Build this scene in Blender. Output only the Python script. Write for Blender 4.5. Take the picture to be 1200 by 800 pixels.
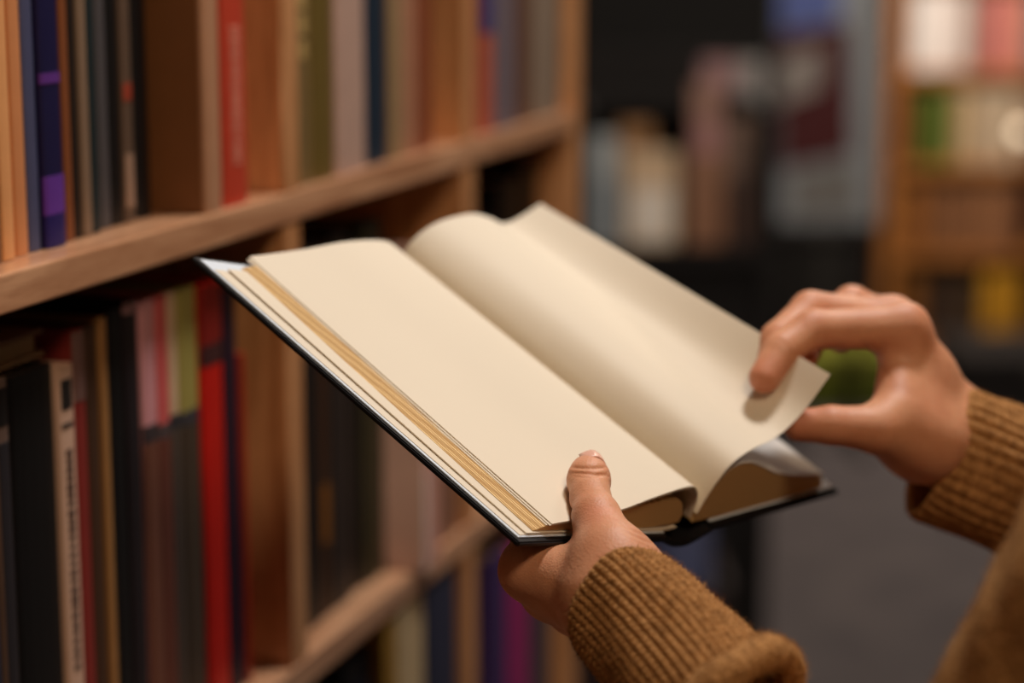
import bpy, bmesh, math, random
import numpy as np
from mathutils import Vector, Matrix

random.seed(7); np.random.seed(7)
S = bpy.context.scene
for o in list(bpy.data.objects): bpy.data.objects.remove(o)
COL = S.collection

# ------------------------------------------------------------------ camera
F = 2500.0                       # focal length in pixels of a 1200 px wide frame (75 mm lens)
PIT = math.atan(480 / 2500.0)    # camera looks down by about 11 degrees
cp, sp = math.cos(PIT), math.sin(PIT)
CAMZ = 1.45
cam_d = bpy.data.cameras.new('camera'); cam = bpy.data.objects.new('camera', cam_d); COL.objects.link(cam)
cam.location = (0, 0, CAMZ); cam.rotation_euler = (math.pi / 2 - PIT, 0, 0)
cam_d.sensor_width = 36; cam_d.lens = 75; cam_d.clip_start = 0.05
cam_d.dof.use_dof = True; cam_d.dof.focus_distance = 0.892; cam_d.dof.aperture_fstop = 3.6
S.camera = cam

# ------------------------------------------------------------------ world, lamps, exposure
wd = bpy.data.worlds.new('World'); S.world = wd; wd.use_nodes = True
wd.node_tree.nodes['Background'].inputs[0].default_value = (1.0, 0.70, 0.46, 1)
wd.node_tree.nodes['Background'].inputs[1].default_value = 0.05

def area(name, loc, size, power, color, target):
    l = bpy.data.lights.new(name, 'AREA'); l.energy = power; l.color = color; l.shape = 'DISK'; l.size = size
    o = bpy.data.objects.new(name, l); COL.objects.link(o); o.location = loc
    o.rotation_euler = (Vector(target) - Vector(loc)).to_track_quat('-Z', 'Y').to_euler()
    return o
WARM = (1.0, 0.86, 0.72)
area('overhead_light', (0.45, 1.40, 2.85), 0.30, 27, (1.0, 0.97, 0.94), (0.05, 1.0, 1.2))
area('overhead_light', (0.55, -0.60, 2.85), 0.45, 17, (1.0, 0.76, 0.52), (0.0, 1.1, 1.2))  # fill added behind the camera to brighten upright faces and warm the shadows
area('overhead_light', (0.9, 3.6, 2.85), 0.6, 25, WARM, (0.8, 3.8, 0))
area('overhead_light', (1.6, 6.0, 2.85), 0.6, 90, WARM, (1.5, 6.8, 0.6))
S.view_settings.view_transform = 'Standard'; S.view_settings.look = 'None'
S.view_settings.exposure = 0.0; S.view_settings.gamma = 1.0; S.view_settings.use_curve_mapping = False

# ------------------------------------------------------------------ measuring helpers
CAMP = np.array([0, 0, CAMZ])
def ray(px, py):
    X = (px - 600) / F; Y = (400 - py) / F
    return np.array([X, cp + Y * sp, Y * cp - sp])
def P(px, py, D): return CAMP + ray(px, py) * D
def hit(px, py, o, n):
    r = ray(px, py); return CAMP + r * (np.dot(o - CAMP, n) / np.dot(r, n))
def nrm(a): a = np.asarray(a, float); return a / np.linalg.norm(a)
def lin(c):
    c = c / 255.0
    return c / 12.92 if c <= 0.04045 else ((c + 0.055) / 1.055) ** 2.4
def rgb(r, g, b): return (lin(r), lin(g), lin(b), 1)

# ------------------------------------------------------------------ materials
def new_mat(name):
    m = bpy.data.materials.new(name); m.use_nodes = True
    return m, m.node_tree.nodes, m.node_tree.links, m.node_tree.nodes['Principled BSDF']
MC = {}
def plain(col, rough=0.5, var=0.12, scale=40, bump=0.05, spec=0.4, coat=0.0):
    """painted / printed cloth or paper surface with a little mottling"""
    key = (col, rough, var, scale, bump, spec, coat)
    if key in MC: return MC[key]
    m, N, L, b = new_mat('printed_surface')
    tc = N.new('ShaderNodeTexCoord'); no = N.new('ShaderNodeTexNoise'); no.inputs['Scale'].default_value = scale
    no.inputs['Detail'].default_value = 5
    L.new(tc.outputs['Object'], no.inputs['Vector'])
    mx = N.new('ShaderNodeMix'); mx.data_type = 'RGBA'
    c = rgb(*col)
    mx.inputs[6].default_value = tuple(x * (1 - var) for x in c[:3]) + (1,)
    mx.inputs[7].default_value = tuple(min(1, x * (1 + var)) for x in c[:3]) + (1,)
    L.new(no.outputs['Fac'], mx.inputs[0]); L.new(mx.outputs[2], b.inputs['Base Color'])
    b.inputs['Roughness'].default_value = rough; b.inputs['Specular IOR Level'].default_value = spec
    b.inputs['Coat Weight'].default_value = coat
    if bump:
        bp = N.new('ShaderNodeBump'); bp.inputs['Strength'].default_value = bump; bp.inputs['Distance'].default_value = 0.001
        n2 = N.new('ShaderNodeTexNoise'); n2.inputs['Scale'].default_value = 900; L.new(tc.outputs['Object'], n2.inputs['Vector'])
        L.new(n2.outputs['Fac'], bp.inputs['Height']); L.new(bp.outputs['Normal'], b.inputs['Normal'])
    MC[key] = m; return m

def wood(name, c1, c2, stretch=(1.2, 14, 14), rough=0.36, coat=0.25):
    m, N, L, b = new_mat(name)
    tc = N.new('ShaderNodeTexCoord'); mp = N.new('ShaderNodeMapping'); mp.inputs['Scale'].default_value = stretch
    L.new(tc.outputs['Object'], mp.inputs['Vector'])
    n1 = N.new('ShaderNodeTexNoise'); n1.inputs['Scale'].default_value = 5; n1.inputs['Detail'].default_value = 9; n1.inputs['Distortion'].default_value = 1.2
    L.new(mp.outputs['Vector'], n1.inputs['Vector'])
    n2 = N.new('ShaderNodeTexNoise'); n2.inputs['Scale'].default_value = 60; n2.inputs['Detail'].default_value = 4
    L.new(mp.outputs['Vector'], n2.inputs['Vector'])
    ad = N.new('ShaderNodeMath'); ad.operation = 'MULTIPLY_ADD'; ad.inputs[1].default_value = 0.35
    L.new(n2.outputs['Fac'], ad.inputs[0]); L.new(n1.outputs['Fac'], ad.inputs[2])
    rp = N.new('ShaderNodeValToRGB'); rp.color_ramp.elements[0].position = 0.42; rp.color_ramp.elements[1].position = 0.85
    rp.color_ramp.elements[0].color = rgb(*c1); rp.color_ramp.elements[1].color = rgb(*c2)
    L.new(ad.outputs[0], rp.inputs[0]); L.new(rp.outputs[0], b.inputs['Base Color'])
    b.inputs['Roughness'].default_value = rough; b.inputs['Coat Weight'].default_value = coat; b.inputs['Coat Roughness'].default_value = 0.25
    bp = N.new('ShaderNodeBump'); bp.inputs['Strength'].default_value = 0.15; bp.inputs['Distance'].default_value = 0.001
    L.new(ad.outputs[0], bp.inputs['Height']); L.new(bp.outputs['Normal'], b.inputs['Normal'])
    return m
M_WOOD = wood('beech_board', (166, 110, 74), (220, 166, 126), rough=.3, coat=.6)
M_WOODV = wood('beech_upright', (166, 108, 62), (220, 160, 110), stretch=(14, 14, 1.2))
M_FARWOOD = wood('honey_wood', (120, 72, 28), (168, 106, 46), stretch=(6, 6, 1.0), rough=0.5, coat=0)

def paper(name, col, transl=0.0, lines=False):
    m, N, L, b = new_mat(name)
    tc = N.new('ShaderNodeTexCoord')
    no = N.new('ShaderNodeTexNoise'); no.inputs['Scale'].default_value = 9; no.inputs['Detail'].default_value = 6
    L.new(tc.outputs['Object'], no.inputs['Vector'])
    mx = N.new('ShaderNodeMix'); mx.data_type = 'RGBA'; c = rgb(*col)
    mx.inputs[6].default_value = tuple(x * 0.95 for x in c[:3]) + (1,); mx.inputs[7].default_value = tuple(min(1, x * 1.04) for x in c[:3]) + (1,)
    L.new(no.outputs['Fac'], mx.inputs[0]); L.new(mx.outputs[2], b.inputs['Base Color'])
    b.inputs['Roughness'].default_value = 0.62; b.inputs['Specular IOR Level'].default_value = 0.3
    n2 = N.new('ShaderNodeTexNoise'); n2.inputs['Scale'].default_value = 1400; L.new(tc.outputs['Object'], n2.inputs['Vector'])
    bp = N.new('ShaderNodeBump'); bp.inputs['Strength'].default_value = 0.06; bp.inputs['Distance'].default_value = 0.0005
    L.new(n2.outputs['Fac'], bp.inputs['Height']); L.new(bp.outputs['Normal'], b.inputs['Normal'])
    if transl:
        t = N.new('ShaderNodeBsdfTranslucent'); L.new(mx.outputs[2], t.inputs['Color'])
        ms = N.new('ShaderNodeMixShader'); ms.inputs[0].default_value = transl
        L.new(b.outputs[0], ms.inputs[1]); L.new(t.outputs[0], ms.inputs[2])
        L.new(ms.outputs[0], N['Material Output'].inputs['Surface'])
    return m
M_PAGE = paper('cream_page', (230, 216, 194), 0.12)
M_EDGE = paper('page_edges', (226, 192, 136))
M_PAST = paper('white_endpaper', (208, 216, 226))
def page_lines(m, per=.0008):
    N, L = m.node_tree.nodes, m.node_tree.links; b = N['Principled BSDF']; src = b.inputs['Base Color'].links[0].from_socket
    tc = N.new('ShaderNodeTexCoord'); w = N.new('ShaderNodeTexWave'); w.bands_direction = 'Z'; w.inputs['Scale'].default_value = .314 / per; w.inputs['Distortion'].default_value = 1.5; w.inputs['Detail'].default_value = 3; w.inputs['Detail Scale'].default_value = .1
    L.new(tc.outputs['Object'], w.inputs['Vector'])
    mx = N.new('ShaderNodeMix'); mx.data_type = 'RGBA'; mx.blend_type = 'MULTIPLY'; mx.inputs[7].default_value = rgb(200, 178, 146)
    L.new(w.outputs['Fac'], mx.inputs[0]); L.new(src, mx.inputs[6]); L.new(mx.outputs[2], b.inputs['Base Color'])
page_lines(M_EDGE, .00028)
M_BPAGE = paper('shelf_book_pages', (196, 168, 128))

def skin_mat():
    m, N, L, b = new_mat('skin')
    tc = N.new('ShaderNodeTexCoord')
    no = N.new('ShaderNodeTexNoise'); no.inputs['Scale'].default_value = 55; no.inputs['Detail'].default_value = 5
    L.new(tc.outputs['Object'], no.inputs['Vector'])
    rp = N.new('ShaderNodeValToRGB'); rp.color_ramp.elements[0].position = 0.3; rp.color_ramp.elements[1].position = 0.72
    rp.color_ramp.elements[0].color = rgb(190, 128, 94); rp.color_ramp.elements[1].color = rgb(212, 154, 118)
    L.new(no.outputs['Fac'], rp.inputs[0])
    at = N.new('ShaderNodeAttribute'); at.attribute_name = 'flush'
    mx = N.new('ShaderNodeMix'); mx.data_type = 'RGBA'; mx.inputs[7].default_value = rgb(196, 112, 88)
    L.new(at.outputs['Fac'], mx.inputs[0]); L.new(rp.outputs[0], mx.inputs[6]); L.new(mx.outputs[2], b.inputs['Base Color'])
    b.inputs['Roughness'].default_value = 0.5; b.inputs['Specular IOR Level'].default_value = 0.35
    b.inputs['Subsurface Weight'].default_value = 0.22; b.inputs['Subsurface Radius'].default_value = (1.0, 0.35, 0.2); b.inputs['Subsurface Scale'].default_value = 0.004
    v = N.new('ShaderNodeTexVoronoi'); v.inputs['Scale'].default_value = 950; L.new(tc.outputs['Object'], v.inputs['Vector'])
    n2 = N.new('ShaderNodeTexNoise'); n2.inputs['Scale'].default_value = 420; n2.inputs['Detail'].default_value = 4; L.new(tc.outputs['Object'], n2.inputs['Vector'])
    ad = N.new('ShaderNodeMath'); ad.operation = 'ADD'; L.new(v.outputs['Distance'], ad.inputs[0]); L.new(n2.outputs['Fac'], ad.inputs[1])
    bp = N.new('ShaderNodeBump'); bp.inputs['Strength'].default_value = 0.22; bp.inputs['Distance'].default_value = 0.0006
    L.new(ad.outputs[0], bp.inputs['Height']); L.new(bp.outputs['Normal'], b.inputs['Normal'])
    return m
M_SKIN = skin_mat()
def wool_mat(name, knit=True):
    m, N, L, b = new_mat(name)
    tc = N.new('ShaderNodeTexCoord')
    no = N.new('ShaderNodeTexNoise'); no.inputs['Scale'].default_value = 260; no.inputs['Detail'].default_value = 5
    L.new(tc.outputs['Object'], no.inputs['Vector'])
    rp = N.new('ShaderNodeValToRGB'); rp.color_ramp.elements[0].position = 0.3; rp.color_ramp.elements[1].position = 0.7
    rp.color_ramp.elements[0].color = rgb(134, 92, 52); rp.color_ramp.elements[1].color = rgb(186, 136, 84)
    L.new(no.outputs['Fac'], rp.inputs[0]); L.new(rp.outputs[0], b.inputs['Base Color'])
    b.inputs['Roughness'].default_value = 0.9; b.inputs['Specular IOR Level'].default_value = 0.15
    b.inputs['Sheen Weight'].default_value = 0.35; b.inputs['Sheen Tint'].default_value = rgb(220, 170, 110); b.inputs['Sheen Roughness'].default_value = 0.5
    v = N.new('ShaderNodeTexVoronoi'); v.inputs['Scale'].default_value = 520 if knit else 900; L.new(tc.outputs['Object'], v.inputs['Vector'])
    ad = N.new('ShaderNodeMath'); ad.operation = 'SUBTRACT'; L.new(no.outputs['Fac'], ad.inputs[0]); L.new(v.outputs['Distance'], ad.inputs[1])
    bp = N.new('ShaderNodeBump'); bp.inputs['Strength'].default_value = 0.8; bp.inputs['Distance'].default_value = 0.0010 if knit else 0.0006
    L.new(ad.outputs[0], bp.inputs['Height']); L.new(bp.outputs['Normal'], b.inputs['Normal'])
    return m
M_WOOL = wool_mat('brown_wool'); M_RIB = wool_mat('ribbed_wool', False)
M_BLACK = plain((13, 11, 13), 0.6, 0.2, 60, 0.05, 0.25)

# ------------------------------------------------------------------ object helpers
def link(name, me, parent=None, loc=None):
    o = bpy.data.objects.new(name, me); COL.objects.link(o)
    if parent: o.parent = parent
    if loc is not None: o.location = loc
    return o
def mesh(name, verts, faces, mat, parent=None, smooth=False):
    me = bpy.data.meshes.new(name); me.from_pydata([tuple(map(float, v)) for v in verts], [], [tuple(map(int, f)) for f in faces]); me.update()
    me.materials.append(mat)
    if smooth: me.polygons.foreach_set('use_smooth', [True] * len(me.polygons))
    return link(name, me, parent)
def fixn(o):
    bm = bmesh.new(); bm.from_mesh(o.data); bmesh.ops.recalc_face_normals(bm, faces=bm.faces); bm.to_mesh(o.data); bm.free(); return o
def tag(o, label, cat=None, group=None, kind=None):
    o['label'] = label
    if cat: o['category'] = cat
    if group: o['group'] = group
    if kind: o['kind'] = kind
    return o
def empty(name, loc=(0, 0, 0), rz=0):
    o = bpy.data.objects.new(name, None); COL.objects.link(o); o.location = loc; o.rotation_euler = (0, 0, rz); o.empty_display_size = 0.05
    return o
def box(name, lo, hi, mat, parent=None, bevel=0.0):
    bm = bmesh.new()
    r = bmesh.ops.create_cube(bm, size=1)
    for v in bm.verts:
        v.co = Vector([lo[i] + (v.co[i] + .5) * (hi[i] - lo[i]) for i in range(3)])
    if bevel: bmesh.ops.bevel(bm, geom=list(bm.edges), offset=bevel, segments=2, profile=.6, affect='EDGES')
    me = bpy.data.meshes.new(name); bm.to_mesh(me); bm.free(); me.materials.append(mat)
    return link(name, me, parent)
def loft(name, profs, mat, parent=None, smooth=True, closed=True, caps=True):
    """join equal-length profiles (lists of 3-D points) into a skin"""
    k = len(profs[0]); V = [p for pr in profs for p in pr]; Fc = []
    m = k if closed else k - 1
    for a in range(len(profs) - 1):
        for i in range(m):
            j = (i + 1) % k
            Fc.append((a * k + i, a * k + j, (a + 1) * k + j, (a + 1) * k + i))
    if closed and caps:
        Fc.append(tuple(range(k))[::-1]); Fc.append(tuple((len(profs) - 1) * k + i for i in range(k)))
    o = fixn(mesh(name, V, Fc, mat, parent, smooth))
    return o
def autosmooth(o, deg=35):
    me = o.data
    bm = bmesh.new(); bm.from_mesh(me)
    for e in bm.edges:
        if len(e.link_faces) == 2: e.smooth = e.calc_face_angle(0) < math.radians(deg)
        else: e.smooth = True
    for f in bm.faces: f.smooth = True
    bm.to_mesh(me); bm.free(); return o

# ------------------------------------------------------------------ the room
def struct(o, label): o['kind'] = 'structure'; o['label'] = label; return o
def carpet():
    m, N, L, b = new_mat('grey_carpet')
    tc = N.new('ShaderNodeTexCoord'); no = N.new('ShaderNodeTexNoise'); no.inputs['Scale'].default_value = 6; no.inputs['Detail'].default_value = 8
    L.new(tc.outputs['Object'], no.inputs['Vector'])
    rp = N.new('ShaderNodeValToRGB'); rp.color_ramp.elements[0].position = .3; rp.color_ramp.elements[1].position = .7
    rp.color_ramp.elements[0].color = rgb(52, 46, 49); rp.color_ramp.elements[1].color = rgb(74, 66, 66)
    L.new(no.outputs['Fac'], rp.inputs[0]); L.new(rp.outputs[0], b.inputs['Base Color']); b.inputs['Roughness'].default_value = .9
    return m
struct(box('floor', (-3, -2, -0.05), (6, 9.5, 0), carpet()), 'dark grey carpeted shop floor')
struct(box('wall_back', (-3, 9.5, 0), (6, 9.6, 3), plain((12, 10, 10), .8, .2, 3, 0)), 'dark brown painted back wall')

# ------------------------------------------------------------------ near bookcase
aS = math.atan(.32 * cp); SD = np.array([math.sin(aS), math.cos(aS), 0]); SI = np.array([-math.cos(aS), math.sin(aS), 0])
ROT = math.atan2(SD[1], SD[0])
P0 = P(0, 323, .95); Z1 = P0[2]; BT = 0.018; Z2 = 1.008; Z3 = Z2 - .30; Z0 = Z1 + .35
BASE = np.array([P0[0], P0[1], 0])
def s_of(px, py, rec=0.0):           # distance along the shelf of a point that lies `rec` behind the shelf front
    q = hit(px, py, BASE + SI * rec, SI); return float(np.dot(q - BASE, SD)), float(q[2])
bc = empty('bookcase', tuple(BASE), ROT)
tag(bc, 'beech wood bookcase with full shelves receding along the left side', 'bookcase')
SA, SB = -0.75, 0.935
DEP = .235
def board(name, lo, hi, mat, bev=.0012): return box(name, lo, hi, mat, bc, bev)
for z in (Z0, Z1, Z2, Z3): board('shelf', (SA, 0, z - BT), (SB, DEP, z), M_WOOD)
board('shelf', (SA, 0, Z3 - .33), (SB, DEP, Z3 - .312), M_WOOD)
board('plinth', (SA, .02, 0), (SB, DEP, Z3 - .33), M_WOOD)
board('back_panel', (SA, DEP, 0), (SB, DEP + .008, Z0), plain((60, 36, 24), .7, .2, 20, 0), 0)
DV = [(-0.36, .022), (.318, .024), (.648, .024)]
for s, t in DV:
    for za, zb in ((Z1, Z0 - BT), (Z2, Z1 - BT), (Z3, Z2 - BT)):
        board('divider', (s, .001, za), (s + t, DEP, zb), M_WOODV)
board('end_panel', (SB, -.001, 0), (SB + .022, DEP + .008, Z0), M_WOODV)
board('end_panel', (SA - .022, -.001, 0), (SA, DEP + .008, Z0), M_WOODV)

def shelf_book(s0, s1, z, h, rec, depth, col, label, group, bands=(), pagecol=None, rough=.45, tilt=0.0):
    """standing book: cover (boards + rounded spine), page block, printed bands on the spine"""
    t = s1 - s0; c = BASE + SD * (s0 + s1) / 2 + SI * rec
    e = empty('book', (c[0], c[1], z), ROT)
    if tilt: e.rotation_euler = (0, tilt, ROT)
    tag(e, label, 'book', group)
    bt = min(.0022, t * .16); bul = min(.0014, t * .07); n = 7
    out = [(-t / 2, depth), (-t / 2, .0015)]
    out += [(-t / 2 * math.cos(math.pi * i / (n - 1)), .0015 - (bul + .0003) * math.sin(math.pi * i / (n - 1)) ** .8) for i in range(1, n - 1)]
    out += [(t / 2, .0015), (t / 2, depth)]
    inn = [(t / 2 - bt, depth), (t / 2 - bt, .007), (-t / 2 + bt, .007), (-t / 2 + bt, depth)]
    pr = out + inn
    loft('cover', [[(x, y, 0) for x, y in pr], [(x, y, h) for x, y in pr]], plain(col, rough, .12, 50, .05), e, False)
    g = min(.0004, bt * .2)
    box('page_block', (-t / 2 + bt + g, .0075, .003), (t / 2 - bt - g, depth - .004, h - .003), M_BPAGE, e)
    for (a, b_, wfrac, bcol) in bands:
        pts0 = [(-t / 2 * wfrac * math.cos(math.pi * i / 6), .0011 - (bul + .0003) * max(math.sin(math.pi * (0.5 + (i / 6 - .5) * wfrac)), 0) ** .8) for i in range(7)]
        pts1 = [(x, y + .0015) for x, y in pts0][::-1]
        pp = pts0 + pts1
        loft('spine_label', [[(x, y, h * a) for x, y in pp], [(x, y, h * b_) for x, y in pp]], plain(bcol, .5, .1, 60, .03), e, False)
    return e
def title(a, b, n, col, w=.45):       # a run of small lettering blocks down the spine
    r = []; L_ = (b - a) / n
    for i in range(n):
        r.append((a + L_ * i, a + L_ * (i + random.uniform(.45, .8)), w * random.uniform(.7, 1), col))
    return r

G1 = 'books on the upper shelf'; G2 = 'books on the middle shelf'; G3 = 'books on the bottom visible shelf'
# px left, px right at y = yr, recess, height, colour, label, spine marks
def row(group, z, yr, items):
    prev = None
    for it in items:
        x0, x1, rec, h, col, label = it[:6]; bands = it[6] if len(it) > 6 else (); dep = it[7] if len(it) > 7 else .165
        s0, _ = s_of(x0, yr, rec); s1, _ = s_of(x1, yr, rec)
        if prev is not None and s0 < prev + .0006: s0 = prev + .0006
        if s1 - s0 < .004: s1 = s0 + .004
        s1 = min(s1, SB - .003) if s0 < SB else s1
        prev = s1
        shelf_book(s0, s1, z + .0005, h, rec, min(dep, DEP - rec - .004), col, label, group, bands)
row(G1, Z1, 150, [
    (-85, -60, .018, .25, (60, 30, 26), 'dark maroon book, leftmost on the upper shelf'),
    (-58, -30, .018, .26, (196, 176, 140), 'cream book on the upper shelf beside the maroon one'),
    (-28, -2, .018, .24, (120, 80, 50), 'mid brown book left of the pale peach pair on the upper shelf'),
    (0, 14, .018, .25, (226, 160, 104), 'wide pale peach book near the left edge of the upper shelf'),
    (16, 30, .020, .25, (206, 136, 88), 'thin darker peach book between the pale peach and slate blue books'),
    (31, 45, .021, .245, (74, 76, 106), 'slate blue book left of the navy and purple one'),
    (46, 74, .019, .25, (22, 18, 62), 'navy book with purple bands on its spine', ((.0, .063, 1.0, (30, 20, 90)), (.064, .138, 1.0, (96, 50, 146)), (.315, .335, 1.0, (92, 46, 130)))),
    (76, 85, .022, .24, (128, 72, 40), 'thin rust brown book right of the navy and purple one'),
    (86, 94, .023, .235, (34, 24, 20), 'thin blackish brown book between rust brown and grey tan ones'),
    (95, 107, .022, .25, (128, 104, 84), 'grey tan book beside the dark teal one on the upper shelf'),
    (108, 116, .023, .24, (26, 40, 44), 'thin dark teal book beside the grey tan one'),
    (117, 129, .027, .25, (74, 70, 72), 'charcoal grey book left of the wide black one'),
    (130, 143, .027, .25, (12, 11, 12), 'wide black book left of the brown book with a red mark'),
    (144, 158, .026, .255, (92, 72, 58), 'dull brown book with small red mark on the spine', ((.25, .285, .8, (150, 60, 40)), (.03, .14, .8, (150, 120, 100)))),
    (159, 176, .028, .25, (14, 13, 14), 'black book leaning against the wide brown cover'),
    (240, 259, .002, .255, (120, 76, 44), 'brown covered book with a pale tan spine pulled flush with the shelf edge', ((.0, 1.0, 1.0, (176, 128, 96)),), .17),
    (263, 291, .004, .25, (186, 62, 40), 'bright red book with pale lettering beside the upright', title(.09, .40, 24, (214, 132, 108), .42)),
    (346, 366, .006, .25, (120, 96, 58), 'olive tan book with gilt marks right of the first upright', title(.3, .6, 5, (176, 146, 90), .5)),
    (367, 392, .006, .255, (104, 84, 36), 'olive green book beside the olive tan one'),
    (394, 430, .004, .26, (186, 152, 136), 'wide pinkish beige book left of the dark teal blue one'),
    (431, 455, .008, .25, (26, 42, 58), 'dark teal blue book right of the pinkish beige one'),
    (456, 474, .006, .25, (150, 122, 88), 'khaki book right of the dark teal blue one'),
    (475, 490, .006, .25, (170, 118, 90), 'tan pink book beside the khaki one'),
    (491, 508, .008, .25, (134, 70, 42), 'red brown book left of the second upright'),
    (566, 580, .006, .25, (178, 92, 70), 'salmon book right of the second upright', ((.3, .9, 1.0, (70, 62, 110)),)),
    (581, 606, .006, .25, (112, 98, 104), 'grey mauve book right of the salmon one'),
    (607, 624, .008, .25, (104, 72, 56), 'cocoa brown book between grey mauve and stone books'),
    (625, 655, .006, .25, (142, 122, 104), 'stone coloured book near the far end of the upper shelf'),
    (656, 664, .010, .25, (70, 62, 56), 'dark taupe book at the far end of the upper shelf'),
])
def hz(px, py, rec, z): return s_of(px, py, rec)[1] - z
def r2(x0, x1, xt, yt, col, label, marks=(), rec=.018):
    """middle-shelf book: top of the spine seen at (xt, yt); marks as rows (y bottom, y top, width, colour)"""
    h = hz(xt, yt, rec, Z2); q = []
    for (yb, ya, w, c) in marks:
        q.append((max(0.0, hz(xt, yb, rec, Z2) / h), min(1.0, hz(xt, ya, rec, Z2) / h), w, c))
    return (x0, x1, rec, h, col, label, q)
def lettering(y0, y1, n, col, w):
    r = []; L_ = (y1 - y0) / n
    for i in range(n): r.append((y0 + L_ * (i + random.uniform(.5, .85)), y0 + L_ * i, w * random.uniform(.6, 1), col))
    return r
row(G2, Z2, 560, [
    (-60, -34, .02, .2, (110, 60, 40), 'chestnut book, leftmost on the middle shelf'),
    (-30, -6, .02, .21, (40, 44, 60), 'dull navy book on the middle shelf beside the chestnut one'),
    r2(-4, 15, 5, 445, (104, 82, 72), 'grey brown book with black label near the left edge of the middle shelf', ((500, 455, .8, (24, 20, 20)), (900, 520, .8, (40, 36, 40)))),
    r2(17, 68, 30, 438, (14, 12, 12), 'very thick black book under a book lying flat', (), .020),
    r2(70, 92, 75, 430, (206, 166, 142), 'off white book with black label and vertical lettering', [(482, 446, .66, (40, 34, 32)), (504, 498, .7, (70, 56, 50))] + lettering(530, 800, 26, (84, 62, 54), .42)),
    r2(93, 106, 96, 387, (132, 44, 38), 'tall thin red book with a mauve top beside the off white one', ((470, 388, 1.0, (116, 84, 78)),), .019),
    r2(107, 121, 112, 382, (70, 46, 32), 'dark chocolate book on the middle shelf', (), .020),
    r2(122, 133, 125, 372, (158, 112, 66), 'thin tan book left of the two black ones'),
    r2(134, 150, 140, 362, (16, 15, 16), 'black book right of the thin tan one', (), .020),
    r2(151, 169, 158, 352, (34, 27, 30), 'blackish book with a pink head band', ((366, 353, 1.0, (150, 110, 112)),), .019),
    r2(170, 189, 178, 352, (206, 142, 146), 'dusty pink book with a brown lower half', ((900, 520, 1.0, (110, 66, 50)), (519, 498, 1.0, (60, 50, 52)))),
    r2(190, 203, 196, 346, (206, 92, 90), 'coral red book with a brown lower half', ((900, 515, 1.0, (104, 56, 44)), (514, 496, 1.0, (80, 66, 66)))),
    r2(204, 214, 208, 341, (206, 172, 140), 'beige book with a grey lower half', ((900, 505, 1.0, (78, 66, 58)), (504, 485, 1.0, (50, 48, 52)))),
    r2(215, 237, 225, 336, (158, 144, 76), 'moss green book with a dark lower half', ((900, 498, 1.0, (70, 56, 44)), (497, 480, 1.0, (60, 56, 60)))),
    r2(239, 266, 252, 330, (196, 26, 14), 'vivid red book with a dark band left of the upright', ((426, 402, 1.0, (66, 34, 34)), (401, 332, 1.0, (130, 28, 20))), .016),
    (268, 282, .018, .238, (40, 26, 42), 'thin dark plum book right of the vivid red one'),
    (283, 292, .016, .20, (150, 42, 22), 'small brick red book against the first upright'),
    (356, 376, .02, .25, (16, 13, 12), 'black book just right of the first upright on the middle shelf'),
    (377, 388, .02, .245, (58, 34, 18), 'dark umber book with a gold mark', ((.2, .36, .8, (130, 80, 26)),)),
    (389, 412, .02, .25, (36, 30, 28), 'dark grey book between umber and green ones'),
    (413, 424, .022, .24, (20, 18, 16), 'thin black book left of the dark green one'),
    (425, 452, .02, .25, (44, 42, 22), 'dark olive book in the shade of the middle shelf'),
    (458, 486, -.010, .23, (236, 200, 190), 'pinkish white book standing proud on the middle shelf', ((.0, .3, 1.0, (240, 230, 226)),)),
    (488, 516, -.008, .22, (206, 150, 134), 'dusty rose book left of the second upright'),
    (518, 538, .004, .20, (140, 98, 76), 'mocha book hidden beside the second upright'),
    (586, 612, .03, .24, (14, 13, 16), 'black book beyond the second upright on the middle shelf'),
    (614, 640, .03, .25, (18, 16, 18), 'soft black book at the far end of the middle shelf'),
])
row(G3, Z3, 760, [
    (352, 374, .02, .24, (70, 60, 50), 'grey umber book under the middle shelf edge'),
    (376, 400, .012, .25, (128, 136, 118), 'pale sage book on the bottom visible shelf'),
    (402, 436, .012, .262, (18, 26, 42), 'blue black book left of the gold one'),
    (438, 466, .002, .275, (160, 118, 46), 'gold coloured book on the bottom visible shelf'),
    (468, 498, .002, .277, (206, 176, 132), 'cream book between the gold and navy ones'),
    (500, 538, .003, .279, (40, 44, 66), 'wide navy book left of the second upright'),
    (576, 596, .006, .25, (60, 40, 90), 'violet book right of the second upright'),
    (598, 622, .006, .24, (150, 34, 100), 'magenta book on the bottom visible shelf'),
    (624, 646, .01, .25, (70, 60, 70), 'smoke grey book at the far end of the bottom visible shelf'),
])
# the book lying flat on the thick black one
sa, zt = s_of(-14, 430, .03); sb, _ = s_of(40, 430, .03)
zt = Z2 + hz(30, 438, .020, Z2) + .002
e = empty('book', tuple(BASE + SD * (sa + sb) / 2 + SI * .03 + np.array([0, 0, zt])), ROT); tag(e, 'tan book lying flat on top of the thick black book', 'book', G2)
wh = (sb - sa) / 2 + .01
box('cover', (-wh, 0, 0), (wh, .17, .0022), plain((150, 116, 84), .5), e)
box('cover', (-wh, 0, .0112), (wh, .17, .0134), plain((150, 116, 84), .5), e)
box('page_block', (-wh + .004, .003, .0023), (wh - .004, .167, .0111), M_BPAGE, e)

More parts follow.
